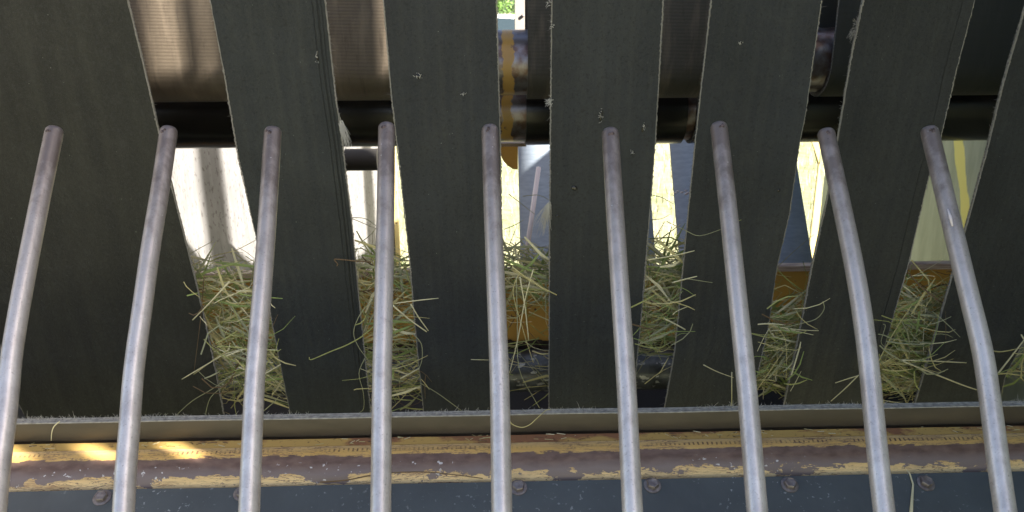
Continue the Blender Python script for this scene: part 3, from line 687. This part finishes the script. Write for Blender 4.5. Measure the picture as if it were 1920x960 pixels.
# its cut edge : three canvas plies seen on top
for k, (y0, y1, h) in enumerate(((Yf+.0003, Yf+.0035, .0015), (Yf+.0048, Yf+.0082, .0022), (Yf+.0095, Yf+.0132, .0028))):
    bm = bmesh.new(); n = 160; c = []
    for i in range(n+1):
        x = lerp(X0, X1, i/n); z = zf+fl_bend(x)[1]; e = h+.0006*mnoise.noise(Vector((x*80, k, 0)))
        c.append([bm.verts.new(v) for v in ((x, y0, z-.001), (x, y0, z+e), (x, y1, z+e), (x, y1, z-.001))])
    for i in range(n):
        for j in range(3): bm.faces.new((c[i][j], c[i][j+1], c[i+1][j+1], c[i+1][j]))
    bmesh.ops.recalc_face_normals(bm, faces=bm.faces); link('canvas_ply', bm, MAT['ply'], flap, False)
bm = bmesh.new(); rr = random.Random(11)
for i in range(4200):
    x = rr.uniform(X0, X1); dens = .12+1.5*mnoise.noise(Vector((x*6, 4, 0)))+(.25 if x < -.3 else 0)
    if rr.random() > dens: continue
    z = zf+.001; y = Yf+rr.uniform(.006, .013); ln = rr.uniform(.003, .009)*(1+.8*max(0, mnoise.noise(Vector((x*14, 9, 0)))))*(2 if rr.random() < .03 else 1)
    d = Vector((rr.gauss(0, .7), rr.gauss(0, .4), 1)).normalized()*ln
    tube(bm, [(x, y, z), Vector((x, y, z))+d*.6, Vector((x, y, z))+d+Vector((rr.gauss(0, .002), 0, 0))], [.0003, .00025, .00012], 3, caps=False)
f = link('frayed_threads', bm, MAT['thread'], flap); f['kind'] = 'stuff'
# angle iron
ang = extrude_profile('angle_iron', [(Yf+.009, ZR(813, Yf)-.008), (Yf+.001, ZR(813, Yf)-.007), (Yf-.006, ZR(816, Yf-.006)), (Yf-.022, ZR(829.5, Yf-.022)), (Yf-.0225, ZR(829.5, Yf-.022)-.03)], X0, X1, MAT['angle'], .004, None, 60, lambda x: (0, .0006*mnoise.noise(Vector((x*8, 5, 0)))))
tag(ang, 'rusty ochre angle iron between the rubber strip and the pipe', 'angle iron')
# pipe
ra = .052
pc_y = Yf-.0245-.002; 
# circle through its top rim (row 830) and lower rim (row 903)
yt, zt_ = Yf-.026, ZR(830, Yf-.026); yb = Yf-.072; zb_ = ZR(903, yb)
mid = Vector(((yt+yb)/2, (zt_+zb_)/2)); ch = Vector((yb-yt, zb_-zt_)); hl = ch.length/2; nrm = Vector((-ch.y, ch.x)).normalized()
if nrm.x < 0: nrm = -nrm
cc = mid+nrm*math.sqrt(max(ra*ra-hl*hl, 0)); a0 = math.atan2(zt_-cc.y, yt-cc.x); a1 = math.atan2(zb_-cc.y, yb-cc.x)
while a1-a0 > math.pi: a1 -= 2*math.pi
while a1-a0 < -math.pi: a1 += 2*math.pi
prof = [(cc.x+ra*math.cos(lerp(a0, a1, i/16)), cc.y+ra*math.sin(lerp(a0, a1, i/16))) for i in range(17)]
Lp = abs(a1-a0)*ra
# carry the skin on round underneath
st = (a1-a0)/16; prof += [(cc.x+ra*math.cos(a1+st*i), cc.y+ra*math.sin(a1+st*i)) for i in range(1, 14)]
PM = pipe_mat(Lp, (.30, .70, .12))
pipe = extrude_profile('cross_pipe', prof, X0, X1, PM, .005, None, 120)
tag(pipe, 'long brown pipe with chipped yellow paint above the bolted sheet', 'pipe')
# bolted blue black sheet
ys, zs = yb-.006, ZR(903, yb-.006)
ye, ze = .985, ZR(1010, .985)
sh = extrude_profile('bolted_sheet', [(ys+.0, zs), (lerp(ys, ye, .5), lerp(zs, ze, .5)+.0015), (ye, ze), (ye-.03, ze-.12)], X0, X1, MAT['sheet'], .006, None, 80, lambda x: (.001*mnoise.noise(Vector((x*3, 8, 0))), .0008*mnoise.noise(Vector((x*6, 3, 0)))))
tag(sh, 'blue black sheet fixed with a row of hexagon bolts along the bottom', 'sheet')
sd_ = Vector((0, ye-ys, ze-zs)).normalized(); sn = Vector((0, sd_.z, -sd_.y)).normalized()
if sn.y > 0: sn = -sn
for i, (px, r) in enumerate(((-62, 934), (192, 934), (455, 926), (714, 920), (972, 915), (1223, 911), (1480, 910), (1735, 907), (1990, 904))):
    p = PP(px, r, Vector((0, ys, zs)), sn); p = p+sn*.001
    bm = bmesh.new(); a = random.Random(i).uniform(0, 1); X = Vector((1, 0, 0)); Yv = sn.cross(X)
    rings = []
    for rad, h in ((.0098, 0), (.0098, .0062), (.0088, .0076), (.0074, .0078), (.0068, .0070), (.0001, .0068)):
        s_ = 6 if rad > .007 else 6
        rings.append([bm.verts.new(p+sn*(h+.0015)+(X*math.cos(a+k*math.pi/3)+Yv*math.sin(a+k*math.pi/3))*rad) for k in range(6)])
    for r0, r1 in zip(rings, rings[1:]):
        for k in range(6): bm.faces.new((r0[k], r0[(k+1) % 6], r1[(k+1) % 6], r1[k]))
    bmesh.ops.recalc_face_normals(bm, faces=bm.faces)
    bo = link('bolt', bm, MAT['bolt'], sh, False)
    bm = bmesh.new(); rings = []
    for rad, h in ((.0136, 0), (.0134, .0016), (.0118, .0021), (.0001, .0021)): rings.append([bm.verts.new(p+sn*h+(X*math.cos(k*math.pi/14)+Yv*math.sin(k*math.pi/14))*rad) for k in range(28)])
    for r0, r1 in zip(rings, rings[1:]):
        for k in range(28): bm.faces.new((r0[k], r0[(k+1) % 28], r1[(k+1) % 28], r1[k]))
    bmesh.ops.recalc_face_normals(bm, faces=bm.faces)
    sharp(link('washer', bm, MAT['bolt'], bo))
# end plates that carry the assembly
# ------------------------------------------------------------------ steel rods
RODS = [
 ([(100, 255), (72, 390), (43, 540), (22, 660), (13, 765), (-2, 877), (-9, 952)], 'leftmost steel rod, leaning right over the wide black belt'),
 ([(315, 255), (301, 352), (282, 465), (270, 555), (255, 660), (248, 720), (243, 802), (236, 877), (232, 952)], 'second steel rod from the left, over the edge of the wide belt'),
 ([(511, 256), (502, 400), (492, 540), (477, 720), (467, 960)], 'third steel rod from the left, in front of the scored belt'),
 ([(725, 248), (723, 400), (720, 540), (716, 720), (714, 960)], 'fourth steel rod from the left, nearly upright beside the second hay gap'),
 ([(919, 252), (924, 400), (929, 520), (937, 720), (941, 960)], 'fifth steel rod with a brown streaked tip, at the middle'),
 ([(1145, 258), (1152, 380), (1161, 520), (1174.5, 720), (1186, 960)], 'sixth steel rod below the two slits in the belt'),
 ([(1349, 247), (1363, 370), (1379, 520), (1400, 720), (1420, 960)], 'seventh steel rod from the left, with the highest tip'),
 ([(1551, 259), (1576, 375), (1595, 465), (1612, 555), (1624.5, 645), (1630, 690), (1637, 765), (1648, 877), (1657, 952)], 'eighth steel rod, brownest of the row at its tip'),
 ([(1745, 255), (1761, 322), (1795.5, 465), (1817, 555), (1843.5, 660), (1858.5, 765), (1873, 877), (1884, 952)], 'rightmost steel rod with a small white scratch, bent to the left'),
]
def catmull(pl, rows):
    return [interp(pl, r) for r in rows]
RR = .0110
def rod_depth(row):                           # camera depth of the rod bank
    wpx = 32+(row-256)*(7.2/704); return 2*RR*F/wpx
bases = []
for i, (pl, lb) in enumerate(RODS):
    bm = bmesh.new(); r0 = pl[0][1]-5
    rows = [r0+k*((1000-r0)/44) for k in range(45)]
    xs = [interp(pl, r) for r in rows]
    for _ in range(5): xs = [xs[0]]+[(xs[k-1]+xs[k]*2+xs[k+1])/4 for k in range(1, 44)]+[xs[-1]]
    pts = []
    for x_, r_ in zip(xs, rows):
        d = ray(x_, r_); pts.append(CAM+d*rod_depth(r_))
    dirn = (pts[-1]-pts[-4]).normalized()
    pts += [pts[-1]+dirn*.06, pts[-1]+dirn*.16]
    t0 = (pts[0]-pts[2]).normalized()
    rad = [RR]*len(pts)
    cap = [pts[0]+t0*.0075, pts[0]+t0*.0066, pts[0]+t0*.004, pts[0]+t0*.001]
    bm2 = bmesh.new()
    tube(bm, cap+pts, [RR*.55, RR*.82, RR*.96, RR]+rad, 24)
    o = tag(sharp(link('steel_rod', bm, MAT['rod']), 60), lb, 'rod', 'steel rods fanned out in front of the belts')
    # dark pitted spot under each tip
    rr = random.Random(i); bm = bmesh.new(); tdir = t0; side = tdir.cross(Vector((0, -1, 0))).normalized(); out = side.cross(tdir).normalized()
    if out.y > 0: out = -out
    for kk in range(7):
        a = rr.gauss(.12, .12 if kk < 3 else .3); h = rr.uniform(-.002, -.007) if kk < 3 else rr.uniform(-.002, -.018)
        c = pts[0]+tdir*h+(out*math.cos(a)+side*math.sin(a)*(-1))*RR
        bmesh.ops.create_icosphere(bm, subdivisions=1, radius=rr.uniform(.0022, .0032) if kk < 3 else rr.uniform(.0005, .0011), matrix=Matrix.Translation(c+Vector((0, .0008, 0)))@Matrix.Diagonal((1, .45, 1.2, 1)))
    link('tip_dent', bm, MAT['rodtip'], o)
    bases.append(pts[-1])
    if i == 8:
        bm = bmesh.new(); q = [PP(px, r, CAM+ray(px, r)*(rod_depth(r)-.0105), fwd) for px, r in ((1777, 392), (1782, 408), (1786, 424))]
        tube(bm, q, [.0008, .0019, .0010], 6); link('scratch', bm, MAT['whiterod'], o)
bm = bmesh.new(); ba = sum((b.y for b in bases), 0)/9; bz = sum((b.z for b in bases), 0)/9
cyl_x(bm, X0, X1+.002, ba, bz-.01, .028, 24)
tag(sharp(link('mounting_bar', bm, MAT['shield'])), 'round bar the steel rods are fixed to, just below the view', 'bar')

# ------------------------------------------------------------------ hay
def stem(bm, pts, rad, mi, flat=.6):
    n = len(pts); tube(bm, pts, [rad*.9]+[rad]*(n-2)+[rad*.5], 4, mi, True, None, flat)
gaps = [(BELTS[i]['R'], BELTS[i+1]['L']) for i in range(6)]+[(BELTS[6]['R'], [(2125, 500), (2100, 780)])]
DENS = [  # rows, relative density
 [(470, .05), (500, .45), (525, 1), (560, 1.25), (700, 1.3), (735, .45), (765, .2)],
 [(465, .25), (490, .9), (520, 1.1), (560, .45), (600, .5), (640, .8), (715, 1), (740, .25), (768, .1)],
 [(455, .15), (480, .8), (510, 1.3), (545, .8), (565, .2), (600, .05), (650, .03), (690, .08), (735, .03), (750, 0)],
 [(450, .2), (480, 1), (520, 1.4), (600, 1.2), (640, .7), (658, .12), (700, .04), (720, 0)],
 [(500, .08), (555, .12), (580, 1), (640, 1.2), (700, 1.2), (722, .5), (735, .1), (740, 0)],
 [(500, .12), (532, .2), (552, 1.2), (640, 1.4), (700, 1.3), (735, .6), (755, .1), (760, 0)],
 [(620, .2), (645, 1), (700, 1.3), (712, .2), (720, 0)]]
GL = ['clump of green and straw hay in the first gap, spilling over the wide belt', 'clump of reddish and straw hay in the second gap, behind the fourth rod', 'loose hay hanging over the ochre plate in the middle gap',
      'dense narrow clump of hay right of the belt with two slits', 'small green hay clump between the seventh and eighth rods', 'large green hay clump beside the rightmost rod', 'hay tuft at the right edge of the view']
CNT = [560, 420, 260, 450, 330, 560, 220]
EX = [1, 1, .6, 1, .5, .7, .3]
for gi, ((Lp_, Rp_), dn) in enumerate(zip(gaps, DENS)):
    rr = random.Random(40+gi); bm = bmesh.new(); made = 0
    mx = max(d for _, d in dn)
    def dens(r):
        for (r0, d0), (r1, d1) in zip(dn, dn[1:]):
            if r0 <= r <= r1: return lerp(d0, d1, (r-r0)/(r1-r0))
        return 0
    while made < CNT[gi]:
        r = rr.uniform(dn[0][0], dn[-1][0])
        if rr.random()*mx > dens(r): continue
        xl, xr = interp(Lp_, r), interp(Rp_, r); px = rr.uniform(xl-25, xr+25)
        base = PB(px, r); Y = base.y+.03+.26*rr.random()**1.2
        if r < 520: Y = rr.uniform(base.y+.12, 1.97)
        Y = min(Y, 1.93)
        c = P(px, r, Y)
        ln = rr.uniform(.035, .15)*(1 if r > 520 else .8); th = rr.gauss(0, .55) if rr.random() < .72 else rr.uniform(-1.6, 1.6)
        d = Vector((math.cos(th), rr.gauss(0, .14), math.sin(th))).normalized(); cv = Vector((rr.gauss(0, .1), rr.gauss(0, .05), rr.gauss(-.04, .12)))*ln
        mi = rr.choices(range(6), [5, 5, 4, 3.5, 1.6 if gi not in (1,) else 3.5, 3])[0]
        pts = [c+d*ln*(t-.5)+cv*(4*t*(1-t)) for t in (0, .33, .67, 1)]
        if rr.random() < .07 and 540 < r < 735 and gi != 2:
            sh = Vector((0, base.y-.013-.012*rr.random()-c.y, 0)); pc = P(min(max(px, xl-8), xr+8), r, base.y-.013); pts = [pc+(p-c)*.6+Vector((0, -.006*rr.random(), 0)) for p in pts]; pts = [Vector((p.x, min(p.y, PB(960, max(0, r-40)).y-.011+0*p.z), p.z)) for p in pts]
        else: pts = [Vector((p.x, max(p.y, base.y+.016), p.z)) for p in pts]
        stem(bm, pts, rr.choice((.0006, .0008, .0010, .0015)), mi, rr.choice((.25, .5, .8))); made += 1
    # flat blades
    for _ in range(int(CNT[gi]*.12)):
        for _t in range(50):
            r = rr.uniform(dn[0][0], dn[-1][0])
            if rr.random()*mx < dens(r): break
        xl, xr = interp(Lp_, r), interp(Rp_, r); px = rr.uniform(xl, xr); Y = min(PB(px, r).y+rr.uniform(.02, .2), 1.93); c = P(px, r, Y)
        th = rr.gauss(0, .7); d = Vector((math.cos(th), 0, math.sin(th))); ln = rr.uniform(.05, .13)
        tube(bm, [c-d*ln/2, c+Vector((0, 0, rr.gauss(0, .006))), c+d*ln/2], [.0016, .003, .0006], 4, rr.choice((1, 3, 5, 2)), True, None, .15)
    tag(link('hay_clump', bm, HAY, smooth=False), GL[gi], 'hay', 'hay caught between the belts')

# thin seed stalks up against the light and single stalks lying over the belts
def stalk(pts, rad, mi, label, off=.010, Y=None, ends=None, sm=True):
    ctrl = [(P(px, r, Y) if Y else PB(px, r, off)) for px, r in pts]
    if sm and len(ctrl) > 2:
        out = []
        for i in range(len(ctrl)-1):
            p0 = ctrl[max(i-1, 0)]; p1 = ctrl[i]; p2 = ctrl[i+1]; p3 = ctrl[min(i+2, len(ctrl)-1)]
            for t in (0, .25, .5, .75):
                out.append(.5*((2*p1)+(p2-p0)*t+(2*p0-5*p1+4*p2-p3)*t*t+(3*p1-p0-3*p2+p3)*t**3))
        ctrl = out+[ctrl[-1]]
    bm = bmesh.new(); n = len(ctrl); rads = [rad*lerp(1, .6, i/(n-1)) for i in range(n)]
    tube(bm, ctrl, rads, 5, 0, True, None, .7)
    return tag(link('hay_stalk', bm, HAY[mi]), label, 'stalk', 'single hay stalks lying loose')
ST = [
 ([(695, 491), (665, 489), (634, 486), (627, 487), (633, 495), (631, 499)], .0016, 4, 'brown stalk with a curled tip sticking left over the scored belt'),
 ([(700, 612), (680, 630), (650, 647), (620, 659), (590, 672), (581, 674), (580, 670)], .0016, 0, 'long green stalk pointing down left across the scored belt'),
 ([(700, 560), (675, 590), (663, 623), (672, 650), (688, 672), (702, 694)], .0011, 5, 'thin stalk bowed to the left beside the fourth rod'),
 ([(684, 672), (673, 700), (681, 735), (682, 765), (672, 775)], .0010, 5, 'wavy thin stalk hanging down to the rubber strip'),
 ([(430, 528), (395, 566), (361, 600)], .0019, 3, 'pale straight stalk crossing the edge of the wide belt'),
 ([(455, 655), (420, 665), (385, 685), (341, 711)], .0018, 3, 'pale stalk pointing down left over the wide belt'),
 ([(430, 655), (400, 675), (363, 702)], .0014, 1, 'short straw stalk just above the pale stalk on the wide belt'),
 ([(440, 700), (400, 728), (360, 752), (330, 779)], .0010, 5, 'thin stalk fanning down to the rubber strip from the first clump'),
 ([(425, 720), (395, 745), (385, 778)], .0010, 5, 'thin stalk hanging nearly upright below the first clump'),
 ([(383, 515), (377, 590), (364, 695)], .0010, 4, 'thin brown stalk hanging along the edge of the wide belt'),
 ([(736, 572), (765, 597), (800, 622)], .0021, 3, 'thick pale stalk pointing down right beside the fourth rod'),
 ([(770, 570), (785, 595), (803, 620)], .0017, 3, 'pale stalk meeting the thick one at its tip beside the fourth rod'),
 ([(775, 627), (790, 645), (791, 675), (782, 700)], .0011, 5, 'thin stalk bowed right on the edge of the punctured belt'),
 ([(788, 718), (820, 737), (845, 755), (868, 772)], .0010, 5, 'thin stalk trailing down right over the punctured belt'),
 ([(883, 674), (918, 675)], .0010, 3, 'short level stalk left of the fifth rod'),
 ([(960, 500), (1000, 530), (1044, 553)], .0019, 1, 'thick stalk poking over the left edge of the belt with two slits'),
 ([(975, 510), (962, 545), (975, 600), (1000, 680)], .0012, 1, 'long stalk hanging across the ochre plate in the middle gap'),
 ([(1000, 505), (985, 560), (970, 640), (955, 700)], .0015, 3, 'pale long stalk hanging beside the fifth rod'),
 ([(975, 520), (985, 580), (991, 637)], .0017, 3, 'short stiff stalk hanging in front of the ochre plate'),
 ([(968, 520), (970, 600), (973, 690), (1000, 745), (1012, 765)], .0011, 5, 'thin stalk curving down to the rubber strip in the middle gap'),
 ([(1245, 597), (1265, 607), (1285, 618)], .0022, 3, 'pale blunt stalk over the left edge of the belt behind the seventh rod'),
 ([(1215, 487), (1260, 480), (1302, 470)], .0015, 3, 'pale stalk pointing right above the fourth clump'),
 ([(1260, 530), (1290, 522), (1307, 518)], .0016, 3, 'short blunt stalk pointing right at the fourth clump'),
 ([(1285, 522), (1310, 526), (1336, 530)], .0009, 5, 'fine stalk lying level left of the seventh rod'),
 ([(1250, 415), (1285, 432), (1312, 442), (1352, 430)], .0009, 5, 'fine curved stalk reaching behind the seventh rod'),
 ([(1374, 419), (1390, 412)], .0009, 0, 'tiny stalk tip peeping out right of the seventh rod'),
 ([(1319, 684), (1345, 697), (1375, 708)], .0012, 3, 'lone stalk pointing down right beside the seventh rod'),
 ([(1372, 698), (1372, 762)], .0013, 3, 'lone upright stalk left of the seventh rod near the strip'),
 ([(1470, 615), (1500, 607), (1530, 598), (1545, 580), (1543, 565)], .0012, 5, 'curved stalk hooking upward over the belt behind the eighth rod'),
 ([(1455, 612), (1495, 618), (1535, 620)], .0014, 3, 'pale level stalk over the belt behind the eighth rod'),
 ([(1450, 610), (1490, 620), (1525, 628)], .0012, 3, 'lower pale stalk over the belt behind the eighth rod'),
 ([(1440, 605), (1472, 635), (1474, 708)], .0013, 1, 'kinked yellow stalk hanging in the fifth gap'),
 ([(1610, 703), (1585, 728), (1558, 752)], .0015, 3, 'pale stalk pointing down left of the eighth rod'),
 ([(1610, 704), (1590, 710), (1566, 718)], .0014, 3, 'pale stalk pointing left of the eighth rod, above another'),
 ([(1645, 682), (1675, 625), (1710, 572)], .0015, 1, 'long yellow stalk leaning right beside the eighth rod'),
 ([(1690, 675), (1750, 677), (1812, 680)], .0019, 3, 'long pale level stalk over the far right belt'),
 ([(1690, 676), (1750, 700), (1800, 720), (1832, 731)], .0021, 3, 'long pale stalk slanting down to the rightmost rod'),
 ([(1656, 608), (1660, 612), (1652, 640), (1658, 650)], .0010, 5, 'small hooked stalk right of the eighth rod'),
 ([(1858, 657), (1880, 659), (1925, 650)], .0016, 1, 'wavy stalk lying right of the rightmost rod'),
 ([(1867, 706), (1895, 670), (1930, 625)], .0024, 3, 'thick pale stalk beside the hay tuft at the right edge'),
]
for pts, rad, mi, lb in ST: stalk(pts, rad*.9, mi, lb)
TH_ = [
 ([(660, 408), (685, 410), (706, 424)], 'fine dark stalk against the bright sheet, upper one in the second gap'),
 ([(658, 409), (680, 418), (708, 430)], 'dark stalk against the bright sheet, lower one in the second gap'),
 ([(672, 458), (695, 440), (708, 424)], 'fine dark stalk curving up beside the fourth rod'),
 ([(980, 368), (1010, 366), (1035, 378)], 'fine arched stalk high in the middle gap'),
 ([(954, 364), (975, 380), (1003, 402)], 'dark slanting stalk high in the middle gap'),
 ([(945, 430), (965, 422), (982, 412)], 'short dark stalk left of the far belt in the middle gap'),
 ([(1224, 366), (1240, 370), (1262, 382)], 'hair fine stalk against the bright meadow in the fourth gap'),
 ([(1218, 412), (1240, 410), (1256, 402)], 'fine stalk just above the fourth clump'),
 ([(1458, 500), (1490, 470), (1526, 440)], 'thin pale stalk against the blue grey belt in the fifth gap'),
 ([(350, 480), (375, 465), (400, 452)], 'dark stalk reaching up against the bright sheet in the first gap'),
 ([(355, 500), (400, 480), (440, 470), (480, 450)], 'long straw stalk against the bright sheet in the first gap')]
for pts, lb in TH_: stalk(pts, .0010, 5 if 'straw' not in lb else 1, lb, Y=1.72)
# stalks on the bottom assembly
stalk([(600, 904), (650, 900), (700, 890), (740, 886), (800, 885), (860, 891), (905, 897)], .0014, 4, 'long bowed brown stalk lying on the chipped pipe', Y=1.068)
stalk([(955, 757), (956, 790), (975, 801), (992, 797), (1008, 783), (1024, 769), (1032, 768)], .0009, 1, 'thin looped stalk over the rubber strip at the middle', Y=1.140)
stalk([(112, 790), (101, 800), (97, 812), (96, 826)], .0010, 3, 'pale thread hanging over the rubber strip at the left', Y=1.138)
bm = bmesh.new()
q = [PP(px, r, Vector((0, ys, zs))+sn*.004, sn) for px, r in ((1699, 880), (1706, 888), (1712, 908), (1710, 935), (1707, 985))]
tube(bm, q, [.0006, .0011, .0016, .0022, .0034], 6, 0, True, None, .4)
tag(link('hay_stalk', bm, HAY[3]), 'flat pale straw lying down the bolted sheet beside a bolt', 'stalk', 'single hay stalks lying loose')

bm = bmesh.new(); rr = random.Random(77)
for i in range(260):
    x = rr.uniform(X0+.1, X1-.1); k = rr.random(); pth = (Yf-.006-.014*k, lerp(ZR(816, Yf-.006), ZR(829.5, Yf-.022), min(1, k*.9))+.0012)
    if mnoise.noise(Vector((x*7, 3, 1))) < -.05: continue
    c = Vector((x, pth[0], pth[1])); a = rr.uniform(-1.2, 1.2); d = Vector((math.cos(a), math.sin(a)*.6, 0))*rr.uniform(.0015, .008)
    tube(bm, [c-d, c+d], rr.uniform(.0003, .0007), 4, rr.choice((1, 3, 4)), True, None, .5)
tag(link('chaff', bm, HAY, smooth=False), 'fine chaff scattered along the rusty angle iron', 'chaff', kind='stuff')
